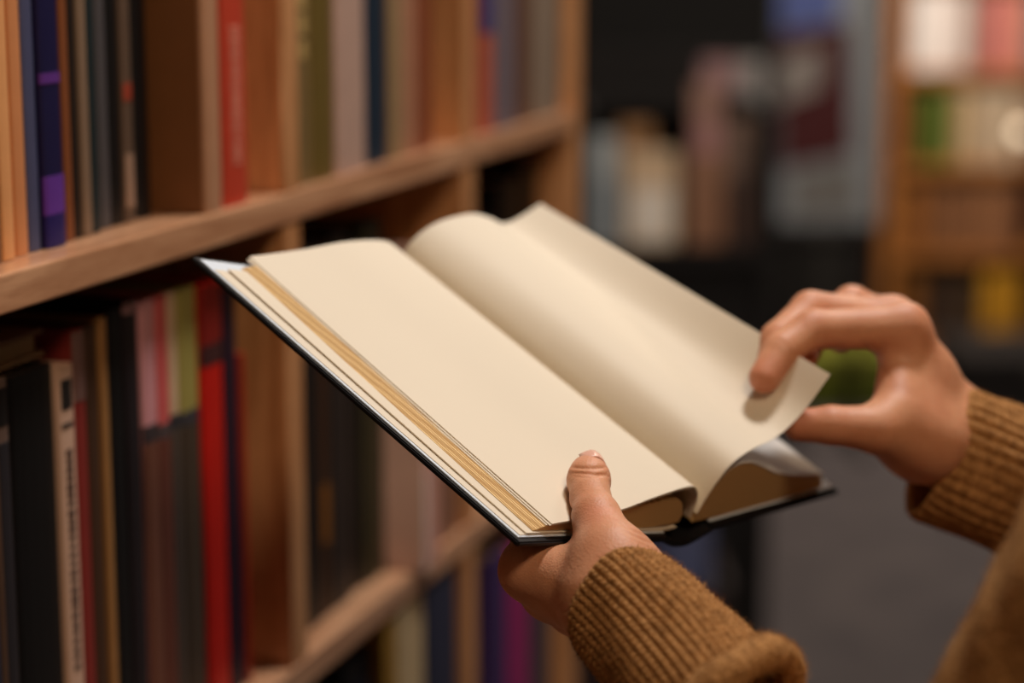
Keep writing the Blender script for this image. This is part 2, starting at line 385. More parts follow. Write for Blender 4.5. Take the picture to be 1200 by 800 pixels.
# ------------------------------------------------------------------ the open book
B_ = P(605, 632, .86); A_ = P(225, 300, .965); D_ = P(980, 572, 1.081)
bv = A_ - B_; H = np.linalg.norm(bv); bv = bv / H
bu = D_ - B_; bu = bu - bv * np.dot(bu, bv); W = np.linalg.norm(bu); bu = bu / W
bn = np.cross(bu, bv); BO = B_ + bu * W / 2
def bk(u, v, n): return BO + bu * u + bv * v + bn * n
ob = empty('open_book', (0, 0, 0))
ob.matrix_world = Matrix(((bu[0], bv[0], bn[0], BO[0]), (bu[1], bv[1], bn[1], BO[1]), (bu[2], bv[2], bn[2], BO[2]), (0, 0, 0, 1)))
tag(ob, 'open hardback book with blank cream pages held in both hands', 'book')
def spline(pts, n):
    """Catmull-Rom through 2-D points resampled evenly to n points"""
    p = np.array([pts[0]] + list(pts) + [pts[-1]], float); p[0] = 2 * p[1] - p[2]; p[-1] = 2 * p[-2] - p[-3]
    out = []
    for i in range(1, len(p) - 2):
        for t in np.linspace(0, 1, 24, endpoint=False):
            a, b, c, d = p[i - 1:i + 3]
            out.append(.5 * (2 * b + (c - a) * t + (2 * a - 5 * b + 4 * c - d) * t * t + (3 * b - a - 3 * c + d) * t ** 3))
    out.append(p[-2]); out = np.array(out)
    L_ = np.r_[0, np.cumsum(np.linalg.norm(np.diff(out, axis=0), axis=1))]
    q = np.linspace(0, L_[-1], n)
    return np.c_[np.interp(q, L_, out[:, 0]), np.interp(q, L_, out[:, 1])]
def offs(pr, d):
    t = np.gradient(pr, axis=0); t /= np.linalg.norm(t, axis=1)[:, None]
    return pr + np.c_[-t[:, 1], t[:, 0]] * d
def sheet(name, near, far, th, mat, v0=0.002, v1=None, nv=24, n=40, parent=None, bend=None):
    """thin leaf (or thick stack) lofted from a near profile to a far one"""
    v1 = H - .002 if v1 is None else v1
    a = spline(near, n); b = spline(far, n); profs = []
    for k in range(nv):
        t = k / (nv - 1); c = a * (1 - t) + b * t
        if bend is not None: c = bend(c, t)
        v = v0 + (v1 - v0) * t
        top = c; bot = offs(c, -th)
        profs.append([(x, v, y) for x, y in top] + [(x, v, y) for x, y in bot[::-1]])
    return autosmooth(loft(name, profs, mat, parent or ob, True))
# cover: two boards and a spine
def prism(name, poly, v0, v1, mat, bevel=0):
    o = loft(name, [[(x, v0, y) for x, y in poly], [(x, v1, y) for x, y in poly]], mat, ob, False)
    if bevel:
        bm = bmesh.new(); bm.from_mesh(o.data); bmesh.ops.bevel(bm, geom=list(bm.edges), offset=bevel, segments=2, affect='EDGES'); bm.to_mesh(o.data); bm.free()
    return o
prism('front_cover', [(-.1372, .0), (-.014, -.0118), (-.0145, -.0148), (-.1372, -.0024)], -.002, H, M_BLACK, .0006)
prism('back_cover', [(.1372, .0), (.0215, -.0098), (.0218, -.0128), (.1372, -.0026)], -.002, H, M_BLACK, .0006)
sheet('spine', [(-.015, -.0125), (-.004, -.0158), (.008, -.0160), (.022, -.0105)], [(-.015, -.0125), (-.004, -.0158), (.008, -.0160), (.022, -.0105)], .0025, M_BLACK, -.002, H)
# endpapers glued to the boards
sheet('endpaper', [(-.1348, .0003), (-.07, -.0059), (-.015, -.0111)], [(-.1348, .0003), (-.07, -.0059), (-.015, -.0111)], .0004, M_PAST, .001, H - .003, 4, 12)
sheet('endpaper', [(.1345, .0003), (.07, -.0050), (.023, -.0092)], [(.1345, .0003), (.07, -.0050), (.023, -.0092)], .0004, M_PAST, .001, H - .003, 4, 12)
# loose leaves lying on the left board
def brd(u): return -(u + .1372) * .0958          # upper face of the left board
for du, dn in ((.0, .0009), (.0045, .0017)):
    q = [(-.1330 + du, brd(-.1330 + du) + dn), (-.075, brd(-.075) + dn), (-.02, brd(-.02) + dn), (-.004, -.0100)]
    q2 = [(-.1330 + du * 1.8, brd(-.1330 + du) + dn)] + q[1:]
    sheet('leaf', q, q2, .0005, M_PAGE, .002, H - .012, 6, 16)
# left page block, slanted fore-edge in fine steps
def left_block():
    y0 = brd(-.1230) + .0019
    top = spline([(-.1135, .0024), (-.0880, .0030), (-.0626, .0040), (-.038, .0062), (-.020, .0066), (-.010, .0035), (-.003, -.004)], 34)
    bot = spline([(-.1230, y0), (-.075, brd(-.075) + .0022), (-.03, brd(-.03) + .0022), (-.003, -.0080)], 14)
    fe = []; ns = 9
    for i in range(ns):
        t = i / ns; x = -.1230 + .0095 * t; y = y0 + (.0024 - y0) * t
        fe.append((x, y)); fe.append((x + .00012, y + (.0024 - y0) / ns * .95))
    poly = list(map(tuple, top)) + list(map(tuple, bot[::-1][:-1])) + fe
    prof = []
    for v in np.linspace(.003, H - .009, 6):
        k = v / H
        def mv(x, y):
            f = min(1, max(0, (-.05 - x) / .06)); return (x + .0105 * k * f, v, y - .0014 * k * f)
        prof.append([mv(x, y) for x, y in poly])
    return autosmooth(loft('page_block', prof, M_EDGE, ob, True), 25)
left_block()
LN = [(-.1126, .0037), (-.0880, .0044), (-.0626, .0059), (-.039, .0104), (-.0150, .0137), (-.0052, .0112), (.0010, .0050), (.0045, -.005)]
LF = [(-.1022, .0016), (-.0860, .0036), (-.0650, .0066), (-.0414, .0108), (-.0182, .0124), (-.0040, .0105), (.0030, .0050), (.0050, -.005)]
sheet('leaf', LN, LF, .0004, M_PAGE, .002, H - .002, 24, 60)
def lower(q, du, dn, dg=0): return [(x - du * (1 - i / 7), y - dn - dg * math.sin(math.pi * i / 7)) for i, (x, y) in enumerate(q)]
sheet('leaf', lower(LN, .0012, .0006, .0004), lower(LF, .0012, .0006, .0004), .0004, M_PAGE, .002, H - .003, 16, 50)
sheet('leaf', lower(LN, .0022, .0011, .0012), lower(LF, .0022, .0011, .0012), .0004, M_PAGE, .003, H - .003, 16, 50)
# right page block
def right_block():
    top = spline([(.0075, -.004), (.0095, .008), (.0149, .0190), (.0235, .0225), (.034, .0222), (.048, .0186), (.0651, .0138), (.088, .0104), (.1150, .0086)], 40)
    bot = spline([(.1235, .0008), (.09, -.0022), (.05, -.0058), (.008, -.0085)], 14)
    poly = list(map(tuple, top)) + [(.1185, .0062), (.1205, .0040), (.1222, .0022)] + list(map(tuple, bot))
    prof = []
    for v in np.linspace(.002, H - .003, 8):
        k = v / H
        prof.append([(x + .006 * k * (1 if y > .005 and x < .07 else 0), v, y * (1 - .12 * k) if y > 0 else y) for x, y in poly])
    return autosmooth(loft('page_block', prof, M_EDGE, ob, True), 30)
right_block()
RT = [(.0070, -.002), (.0088, .0095), (.0145, .0200), (.0235, .0233), (.034, .0230), (.048, .0194), (.0651, .0147), (.088, .0113), (.1170, .0096)]
RTF = [(x + .006 * (1 if y > .005 and x < .07 else 0), y * .89) for x, y in RT]
sheet('leaf', RT, RTF, .0005, paper('shaded_page', (196, 190, 184)), .002, H - .003, 10, 50)  # greyed copy of the page: the turning page's shade is in its colour
# the page being turned
TN = [(.0060, -.003), (.0068, .0117), (.0120, .0250), (.0240, .0322), (.0370, .0362), (.0462, .0420), (.0537, .0529), (.0587, .0719)]
TF = [(.0070, -.003), (.0120, .0130), (.0250, .0235), (.0480, .0292), (.0660, .0276), (.0800, .0244), (.0905, .0280), (.1042, .0376)]
sheet('turning_page', TN, TF, .00025, M_PAGE, .001, H - .001, 40, 70)

# ------------------------------------------------------------------ signed-distance modelling of the body
class SDF:
    """groups of tapered capsules; smooth inside a group, each group blended onto the trunk group"""
    def __init__(self): self.trunk = []; self.limbs = []
def cap_d(p, a, b, ra, rb):
    ab = b - a; L2 = float(ab @ ab) + 1e-12
    h = np.clip(((p - a) @ ab) / L2, 0, 1)
    d = p - a - h[:, None] * ab
    return np.sqrt((d * d).sum(1)) - (ra + (rb - ra) * h)
def smin(a, b, k):
    h = np.clip(.5 + .5 * (b - a) / k, 0, 1)
    return b + (a - b) * h - k * h * (1 - h)
def group_d(p, caps, k, thr=None, c=None):
    d = None
    for (a, b, ra, rb) in caps:
        if thr is not None and cap_d(c, a, b, ra, rb)[0] > thr + k * 2: continue
        q = cap_d(p, a, b, ra, rb); d = q if d is None else smin(d, q, k)
    return np.full(len(p), .5) if d is None else d
def body_d(sdf, p, thr=None, c=None):
    out = None
    tr = []
    for caps, k in sdf.trunk: tr.append(group_d(p, caps, k, thr, c))
    t = tr[0]
    for q in tr[1:]: t = np.minimum(t, q)
    out = t.copy()
    for caps, k, kt in sdf.limbs:
        q = group_d(p, caps, k, thr, c); out = np.minimum(out, smin(t, q, kt))
    return out
def surface_nets(fn, lo, hi, g, N=16):
    lo = np.asarray(lo, float); nb = np.ceil((np.asarray(hi) - lo) / (g * N)).astype(int)
    KEYS = []; POS = []; EDG = []
    ax = np.arange(N + 1); I, J, K = np.meshgrid(ax, ax, ax, indexing='ij'); loc = np.stack([I, J, K], -1).reshape(-1, 3)
    R = g * N * math.sqrt(3) / 2
    dims = nb * N + 2
    cs = np.stack(np.meshgrid(*[np.arange(n) for n in nb], indexing='ij'), -1).reshape(-1, 3)
    cen = lo + (cs + .5) * g * N
    act = np.abs(np.concatenate([fn(cen[i:i + 20000], None, None) for i in range(0, len(cen), 20000)])) < R * 1.15 + .004
    key = lambda c: (c[..., 0] * dims[1] + c[..., 1]) * dims[2] + c[..., 2]
    for bidx, cc in zip(cs[act], cen[act]):
        gi = bidx * N + loc; pts = lo + gi * g
        d = fn(pts, R, cc[None]).reshape(N + 1, N + 1, N + 1)
        ins = d < 0
        if ins.all() or not ins.any(): continue
        cnt = np.zeros((N, N, N)); acc = np.zeros((N, N, N, 3))
        for axis in range(3):
            d0 = np.take(d, range(N), axis); d1 = np.take(d, range(1, N + 1), axis)
            cr = (d0 < 0) != (d1 < 0)
            t = np.where(cr, d0 / np.where(cr, d0 - d1, 1), 0)
            o1, o2 = [a for a in range(3) if a != axis]
            idx = np.argwhere(cr)
            if len(idx):
                gl = bidx * N + idx
                own = np.ones(len(idx), bool)
                for a in (o1, o2): own &= idx[:, a] < N
                sgn = d0[cr] < 0
                EDG.append(np.c_[gl[own], np.full(own.sum(), axis), sgn[own]])
            for s1 in (0, 1):
                for s2 in (0, 1):
                    sl = [slice(None)] * 3; sl[o1] = slice(s1, s1 + N); sl[o2] = slice(s2, s2 + N)
                    c_ = cr[tuple(sl)]; t_ = t[tuple(sl)]
                    cnt += c_
                    acc[..., axis] += np.where(c_, t_, 0); acc[..., o1] += np.where(c_, s1, 0); acc[..., o2] += np.where(c_, s2, 0)
        m = cnt > 0; ci = np.argwhere(m)
        KEYS.append(key(bidx * N + ci)); POS.append(lo + (bidx * N + ci + acc[m] / cnt[m][:, None]) * g)
    KEYS = np.concatenate(KEYS); POS = np.concatenate(POS); o = np.argsort(KEYS); KEYS = KEYS[o]; POS = POS[o]
    EDG = np.concatenate(EDG).astype(int); quads = []
    for axis in range(3):
        e = EDG[EDG[:, 3] == axis]
        if not len(e): continue
        o1, o2 = (axis + 1) % 3, (axis + 2) % 3
        c = e[:, :3]; ok = (c[:, o1] > 0) & (c[:, o2] > 0); c = c[ok]; sg = e[ok, 4]
        ids = []
        for a, b in ((-1, -1), (0, -1), (0, 0), (-1, 0)):
            q = c.copy(); q[:, o1] += a; q[:, o2] += b; k = key(q); ii = np.searchsorted(KEYS, k); ii = np.clip(ii, 0, len(KEYS) - 1)
            ids.append(np.where(KEYS[ii] == k, ii, -1))
        q = np.stack(ids, 1); good = (q >= 0).all(1); q = q[good]; sg = sg[good]
        q[sg == 0] = q[sg == 0][:, ::-1]; quads.append(q)
    return POS, np.concatenate(quads)
def np_mesh(name, V, Q, mat, parent=None):
    me = bpy.data.meshes.new(name); me.vertices.add(len(V)); me.vertices.foreach_set('co', V.astype(np.float32).ravel())
    me.loops.add(len(Q) * 4); me.loops.foreach_set('vertex_index', Q.astype(np.int32).ravel())
    me.polygons.add(len(Q)); me.polygons.foreach_set('loop_start', np.arange(len(Q), dtype=np.int32) * 4)
    me.polygons.foreach_set('use_smooth', np.ones(len(Q), bool)); me.update(calc_edges=True); me.validate(); me.materials.append(mat)
    return link(name, me, parent)
def relax(V, Q, it=2, w=.5):
    E = np.concatenate([Q[:, [0, 1]], Q[:, [1, 2]], Q[:, [2, 3]], Q[:, [3, 0]]])
    for _ in range(it):
        s = np.zeros_like(V); c = np.zeros(len(V))
        for a, b in ((0, 1), (1, 0)):
            for k in range(3): s[:, k] += np.bincount(E[:, a], V[E[:, b], k], len(V))
            c += np.bincount(E[:, a], minlength=len(V))
        V = V * (1 - w) + w * s / np.maximum(c, 1)[:, None]
    return V
def chain(pts, radii): return [(np.array(pts[i]), np.array(pts[i + 1]), radii[i], radii[i + 1]) for i in range(len(pts) - 1)]

# ---- joints of the reader. left hand: thumb on the page, fingers under the cover
LW = P(722, 700, .866)
LE = P(1096, 1200, .765); LS = P(1556, 430, .665)
RW = P(1112, 512, 1.050); RE = P(1600, 720, 1.075); RS = P(1775, 290, .93)
lax = nrm(P(835, 800, .812) - P(708, 690, .862))
LC0 = P(722, 702, .858); lbow = P(838, 820, .815) - P(850, 800, .815); LC1 = LC0 + lax * .077 + lbow; sax = nrm(LE - LC1)
# left
Lth = chain([P(690, 554, .917), P(690, 562, .911), P(692, 584, .900), P(699, 606, .886), P(716, 650, .867), P(730, 688, .866)], [.0083, .0090, .0083, .0099, .0136, .0180])
Li_mcp = P(620, 668, .893)
Lfi = chain([Li_mcp, bk(-.078, .026, -.021), bk(-.060, .046, -.020), bk(-.048, .060, -.019)], [.0110, .0092, .0084, .0074])
Lm_mcp = bk(-.092, -.002, -.030); Lr_mcp = bk(-.073, -.006, -.038); Lp_mcp = bk(-.056, -.014, -.046)
Lfm = chain([Lm_mcp, bk(-.055, .024, -.030), bk(-.036, .040, -.027), bk(-.024, .052, -.025)], [.0115, .0094, .0086, .0076])
Lfr = chain([Lr_mcp, bk(-.038, .014, -.038), bk(-.020, .028, -.033), bk(-.010, .038, -.028)], [.0110, .0090, .0082, .0072])
Lfp = chain([Lp_mcp, bk(-.028, .000, -.046), bk(-.014, .010, -.041), bk(-.005, .018, -.036)], [.0100, .0080, .0072, .0064])
Lpalm = [(Li_mcp, LW, .0112, .019), (Lm_mcp, LW, .0125, .019), (Lr_mcp, LW, .012, .019), (Lp_mcp, LW, .011, .018),
         (P(720, 664, .870), P(658, 684, .893), .0095, .0105), (P(728, 688, .868), P(648, 682, .894), .014, .0105), (LW, LC0 + .3 * (LC1 - LC0), .0195, .0190), (P(728, 684, .866), LW, .0175, .0195)]
# right
Rth = chain([P(936, 498, 1.005), P(974, 498, 1.004), P(1030, 503, 1.008), P(1082, 516, 1.030)], [.0078, .0090, .0118, .0190])
Ri_mcp = P(1060, 384, 1.030)
Rfi = chain([P(896, 442, 1.006), P(917, 410, 1.014), P(952, 386, 1.022), Ri_mcp], [.0076, .0085, .0094, .0108])
Rm_mcp = P(1046, 376, 1.050)
Rfm = chain([P(905, 428, 1.018), P(912, 398, 1.028), P(950, 364, 1.044), Rm_mcp], [.0076, .0086, .0096, .0108])
Rr_mcp = P(1046, 380, 1.072)
Rfr = chain([P(936, 428, 1.030), P(952, 392, 1.056), P(998, 356, 1.072), Rr_mcp], [.0072, .0082, .0090, .0104])
Rp_mcp = P(1056, 396, 1.090)
Rfp = chain([P(985, 398, 1.062), P(990, 384, 1.085), P(1022, 372, 1.096), Rp_mcp], [.0064, .0072, .0080, .0096])
Rpalm = [(Ri_mcp, RW, .0108, .020), (Rm_mcp, RW, .0110, .020), (Rr_mcp, RW, .0108, .019), (Rp_mcp, RW, .0105, .018),
         (P(1082, 516, 1.030), RW, .0195, .022), (P(1054, 420, 1.033), P(1052, 482, 1.015), .0098, .0125), (P(1085, 440, 1.038), P(1070, 500, 1.026), .013, .018),
         (RW, RW + .10 * (RE - RW), .0225, .024)]
SHM = (LS + RS) / 2; HIP = SHM + np.array([0.02, -0.02, -.40])
sdf = SDF()
arms = [(LC0, LC1, .0190, .0175), (LC1, LC1 + sax * .03, .0175, .0185), (LC1 + sax * .03, LE, .0185, .030), (LE, LS, .036, .042), (RW, RE, .023, .032), (RE, RS, .036, .042), (LS, RS, .045, .045), (SHM, HIP, .07, .08), (SHM, SHM + np.array([0, 0, .07]), .05, .045)]
sdf.trunk = [(Lpalm + arms[:4] + arms[6:], .008), (Rpalm + arms[4:7], .008)]
for c in (Lth, Lfi, Lfm, Lfr, Lfp, Rth, Rfi, Rfm, Rfr, Rfp): sdf.limbs.append((c, .003, .009))
allp = np.array([q for caps, k in sdf.trunk for c in caps for q in c[:2]] + [q for caps, k, kt in sdf.limbs for c in caps for q in c[:2]])
lo = allp.min(0) - .11; hi = allp.max(0) + .11
V, Q = surface_nets(lambda p, t, c: body_d(sdf, p, t, c), lo, hi, .0014)
V = relax(V, Q, 2, .4)
def vnorm(V, Q):
    n = np.cross(V[Q[:, 2]] - V[Q[:, 0]], V[Q[:, 3]] - V[Q[:, 1]]); r = np.zeros_like(V)
    for k in range(4):
        for a in range(3): r[:, a] += np.bincount(Q[:, k], n[:, a], len(V))
    return r / (np.linalg.norm(r, axis=1)[:, None] + 1e-12)
# finer mesh on the thumb that is in focus
TH = (Lth[2][0] + P(730, 630, .868)) / 2
near = ((V[Q].mean(1) - TH) ** 2).sum(1) < .034 ** 2
def refine(V, Q, sel):
    """split the chosen quads in four; border faces keep their shape through shared edge midpoints"""
    E = np.concatenate([Q[:, [0, 1]], Q[:, [1, 2]], Q[:, [2, 3]], Q[:, [3, 0]]]); E = np.sort(E, 1)
    key = E[:, 0].astype(np.int64) * len(V) + E[:, 1]; key = key.reshape(4, -1).T
    sk = np.unique(key[sel]); mids = len(V) + np.arange(len(sk))
    a, b = sk // len(V), sk % len(V); V2 = np.concatenate([V, (V[a] + V[b]) / 2])
    def mid(k): i = np.clip(np.searchsorted(sk, k), 0, len(sk) - 1); return np.where(sk[i] == k, mids[i], -1)
    M = np.stack([mid(key[:, j]) for j in range(4)], 1); q = Q[sel]; m = M[sel]
    cen = len(V2) + np.arange(len(q)); V2 = np.concatenate([V2, V[q].mean(1)])
    sub = np.concatenate([np.stack([q[:, j], m[:, j], cen, m[:, j - 1]], 1) for j in range(4)])
    rest = ~sel; pl = rest & (M < 0).all(1); brd_ = np.where(rest & ~(M < 0).all(1))[0]
    ng = []
    for f in brd_:
        r = []
        for j in range(4):
            r.append(int(Q[f, j]))
            if M[f, j] >= 0: r.append(int(M[f, j]))
        ng.append(r)
    return V2, np.concatenate([Q[pl], sub]), ng
V, Q, NG = refine(V, Q, near)
VN = vnorm(V, Q)
for r in NG:
    for i in r: 
        if np.abs(VN[i]).sum() < 1e-6: VN[i] = 0
# average the inserted points once so that the finer patch stays round
nb4 = Q[((V[Q].mean(1) - TH) ** 2).sum(1) < .033 ** 2]
Vr = relax(V.copy(), nb4, 2, .5); ins_ = np.zeros(len(V), bool); ins_[nb4.ravel()] = True; ins_ &= ((V - TH) ** 2).sum(1) < .031 ** 2
V[ins_] = Vr[ins_]; VN = vnorm(V, Q)
fl = np.zeros(len(V))
def crease(c, axis, reach, width, depth):
    """skin fold: ring of points where the plane through c crosses the surface"""
    d = V - c; s = d @ nrm(axis); r = np.linalg.norm(d, axis=1)
    w = np.exp(-(s / width) ** 2) * np.clip(1.4 - r / reach, 0, 1)
    V[:] -= VN * (depth * w)[:, None]
def flush(c, r, a): fl[:] = np.maximum(fl, a * np.exp(-((V - c) ** 2).sum(1) / r ** 2))
ta = Lth[2][1] - Lth[0][0]
cdir = nrm(P(691, 545, .9) - P(691, 565, .9))
for py, dd, wd_, tl in ((549, .0008, .0006, .0), (554, .0006, .0006, .15), (559, .0004, .0006, -.1), (598, .0004, .0007, .1), (603, .0004, .0007, -.1)):
    crease(P(691, py, .897), cdir + bu * tl, .014, wd_, dd)
for k in range(5):
    crease(P(736 + 5 * k, 612 + 8 * k, .862), P(736, 612, .86) - P(729, 625 + k, .86), .007, .0006, .0006)
for c in (Rfi, Rfm, Rfr):
    for j in (1, 2):
        for k in (-.0022, .0022): crease(c[j][0] + nrm(c[j][1] - c[j][0]) * k, c[j][1] - c[j][0], .011, .001, .0003)
crease(P(1022, 415, 1.02), P(1022, 415, 1.02) - P(1030, 408, 1.02), .009, .0012, .0006); crease(P(1030, 426, 1.02), P(1022, 415, 1.02) - P(1034, 408, 1.02), .008, .0012, .0006)
flush(Lth[0][0], .010, .6); flush(P(700, 600, .872), .009, .35)
for c in (Rfi, Rfm, Rfr, Rfp, Rth): flush(c[0][0], .011, .55); flush(c[2][0] if c is not Rth else c[1][0], .010, .3); flush(c[2][1], .012, .3)
def poly_mesh(name, V, Q, NG, mat):
    me = bpy.data.meshes.new(name); me.vertices.add(len(V)); me.vertices.foreach_set('co', V.astype(np.float32).ravel())
    flat = np.concatenate([Q.ravel()] + [np.array(r) for r in NG]).astype(np.int32)
    st = np.concatenate([np.arange(len(Q)) * 4, len(Q) * 4 + np.cumsum([0] + [len(r) for r in NG])[:-1]]).astype(np.int32)
    me.loops.add(len(flat)); me.loops.foreach_set('vertex_index', flat)
    me.polygons.add(len(st)); me.polygons.foreach_set('loop_start', st); me.polygons.foreach_set('use_smooth', np.ones(len(st), bool))
    me.update(calc_edges=True); me.validate(); me.materials.append(mat); return link(name, me)
person = poly_mesh('person', V, Q, NG, M_SKIN)
at = person.data.attributes.new('flush', 'FLOAT', 'POINT'); at.data.foreach_set('value', fl.astype(np.float32))
tag(person, 'person in a brown knitted sweater holding the open book and turning a page', 'person')

# nail of the left thumb
def nail(c, along, up, w, l):
    a = nrm(along); u_ = nrm(up - a * np.dot(up, a)); s_ = np.cross(a, u_); V_ = []; F_ = []
    for i in range(9):
        for j in range(7):
            x = (j / 6 - .5) * 2; y = i / 8
            wl = w * (1 - .55 * max(0, y - .75) ** 1.2 * 2)
            V_.append(c + a * (l * y) + s_ * (x * wl) + u_ * (-.0042 * x * x - .0018 * (y - .4) ** 2))
    for i in range(8):
        for j in range(6): F_.append((i * 7 + j, i * 7 + j + 1, i * 7 + j + 8, i * 7 + j + 7))
    o = mesh('fingernail', V_, F_, plain((222, 170, 150), .25, .05, 60, 0, .5), person, True)
    md = o.modifiers.new('thick', 'SOLIDIFY'); md.thickness = .0006; md.offset = 0
    return o
nail(Lth[0][0] + bn * .0094 + nrm(ta) * .0015, -nrm(ta) - bn * .20, bn, .0062, .0095)

# ------------------------------------------------------------------ sweater
def cuff(name, c0, c1, r0, r1, e_ref, squash=.86, ribs=46, bow=(0, 0, 0), parent=None):
    a = c1 - c0; Lc = np.linalg.norm(a); a = a / Lc
    e1 = nrm(e_ref - a * np.dot(e_ref, a)); e2 = np.cross(a, e1)
    nt = ribs * 8; nl = 170; V_ = []; bow = np.asarray(bow, float); 
    rows = []
    for i in range(-10, nl + 1):
        if i < 0: t = (-i) / 110 * 2.2; inner = True
        else: t = i / nl; inner = False
        rows.append((t, inner, i))
    th = np.arange(nt) / nt * 2 * math.pi
    ph = ribs * th
    out = []
    for t, inner, i in rows:
        r = r0 + (r1 - r0) * t ** .8
        prof = np.abs(np.cos(ph / 2)) ** .7
        stitch = .5 + .5 * np.cos(2 * math.pi * t * Lc / .0030 + 1.2 * np.cos(ph))
        disp = .0011 * prof + .0009 * stitch * prof
        if i >= 0 and t < .05: disp = disp * (.55 + 9 * t) - .0010 * (1 - t / .05) ** 2
        wob = .0008 * np.sin(3 * th + 5 * t) + .0006 * np.sin(5 * th - 9 * t)
        rr = r + disp + wob
        if inner: rr = r - .0028 - .4 * disp + wob
        pos = c0 + a * (Lc * t) + bow * (t * t) + (e1[None] * (np.cos(th) * rr)[:, None] + e2[None] * (np.sin(th) * rr * squash)[:, None])
        out.append(pos)
    V_ = np.concatenate(out); nr = len(rows); Q_ = []
    idx = np.arange(nt); j2 = (idx + 1) % nt
    for k in range(nr - 1): Q_.append(np.stack([k * nt + idx, k * nt + j2, (k + 1) * nt + j2, (k + 1) * nt + idx], 1))
    Q_ = np.concatenate(Q_)
    return np_mesh(name, V_, Q_, M_RIB, parent)
rax = nrm(RE - RW)
RC0 = P(1096, 527, 1.046); RC1 = RC0 + rax * .085
sl = SDF()
sleeveL = [(LC1, LC1 + sax * .03, .020, .0225), (LC1 + sax * .03, LC1 + sax * .07, .0225, .036), (LC1 + sax * .07, LE, .036, .052), (LE, LS, .056, .062)]
sleeveR = [(RC1 - rax * .004, RC1 + rax * .05, .034, .040), (RC1 + rax * .05, RE, .040, .052), (RE, RS, .054, .064)]
SHW = nrm(RS - LS)
tor = []
for k in np.linspace(0, 1, 6):
    c = SHM + (HIP - SHM) * k - np.array([0, 0, .03]); hw = .135 + .01 * k
    tor.append((c - SHW * hw * .75, c + SHW * hw * .75, .085 + .012 * k, .085 + .012 * k))
tor += [(LS, RS, .062, .062), (SHM, SHM + np.array([0, 0, .055]), .075, .062)]
# roll of cloth where the sleeve bunches on the cuff
roll = []
rx = nrm(lax + 1.2 * sax); rc = LC1 - rx * .003
re1 = nrm(np.array([0, 0, 1.]) - rx * rx[2]); re2 = np.cross(rx, re1)
for k in range(28):
    a0 = k / 28 * 2 * math.pi; a1 = (k + 1) / 28 * 2 * math.pi
    f = lambda a: rc + (re1 * math.cos(a) + re2 * math.sin(a)) * (.0345 + .0020 * math.sin(2 * a)) + rx * (.003 * math.sin(a))
    roll.append((f(a0), f(a1), .0070 + .0008 * math.sin(3 * a0), .0070 + .0008 * math.sin(3 * a1)))
sl.trunk = [(sleeveL + sleeveR + tor, .02), (roll, .002)]
pts = np.array([q for caps, k in sl.trunk for c in caps for q in c[:2]]); lo2 = pts.min(0) - .13; hi2 = pts.max(0) + .13
def slf(p, t, c):
    d = body_d(sl, p, t, c)
    return d + .0012 * np.sin(p[:, 0] * 170 + p[:, 2] * 90) * np.sin(p[:, 1] * 140 - p[:, 2] * 60)
V2, Q2 = surface_nets(slf, lo2, hi2, .003)
V2 = relax(V2, Q2, 2, .5)
sweater = np_mesh('sweater', V2, Q2, M_WOOL, person); sweater['label'] = 'brown wool sweater'
cL = cuff('cuff', LC0, LC0 + lax * .077,   .0248, .0280, np.array([0, 0, 1.]), .97, 46, lbow, sweater)
cR = cuff('cuff', RC0, RC1, .0335, .0350, np.array([0, 0, 1.]), .80, 34, parent=sweater)

# loose wool fibres standing off the cuffs and the sleeve
def fuzz(src, n, seed, keep=None):
    rs = np.random.RandomState(seed); me = src.data
    co = np.empty(len(me.vertices) * 3, np.float32); me.vertices.foreach_get('co', co); co = co.reshape(-1, 3).astype(float)
    no = np.empty(len(me.vertices) * 3, np.float32); me.vertices.foreach_get('normal', no); no = no.reshape(-1, 3).astype(float)
    if keep is not None: m = keep(co); co, no = co[m], no[m]
    k = rs.randint(0, len(co), n); p = co[k]; N_ = no[k]
    d = rs.normal(size=(n, 3)); d = d + N_ * 1.1; d /= np.linalg.norm(d, axis=1)[:, None]
    flip = (d * N_).sum(1) < .05; d[flip] += N_[flip]; d /= np.linalg.norm(d, axis=1)[:, None]
    sd_ = np.cross(d, rs.normal(size=(n, 3))); sd_ /= np.linalg.norm(sd_, axis=1)[:, None]
    L_ = rs.uniform(.0008, .0026, n)[:, None]; w = .00005
    mid = p + d * L_ * .6; tip = mid + (d + .8 * rs.normal(size=(n, 3)) * .5) * L_ * .5
    V_ = np.stack([p - sd_ * w, p + sd_ * w, mid + sd_ * w, mid - sd_ * w, tip + sd_ * w * .3, tip - sd_ * w * .3], 1).reshape(-1, 3)
    b0 = np.arange(n) * 6; Q_ = np.concatenate([np.stack([b0, b0 + 1, b0 + 2, b0 + 3], 1), np.stack([b0 + 3, b0 + 2, b0 + 4, b0 + 5], 1)])
    o = np_mesh('wool_fuzz', V_, Q_, M_RIB, sweater); o['kind'] = 'stuff'; return o
fuzz(cL, 14000, 1); fuzz(cR, 9000, 2)
fuzz(sweater, 26000, 3, lambda c: ((c - LC1) ** 2).sum(1) < .075 ** 2)
fuzz(sweater, 20000, 4, lambda c: ((c - P(1150, 700, .72)) ** 2).sum(1) < .09 ** 2)

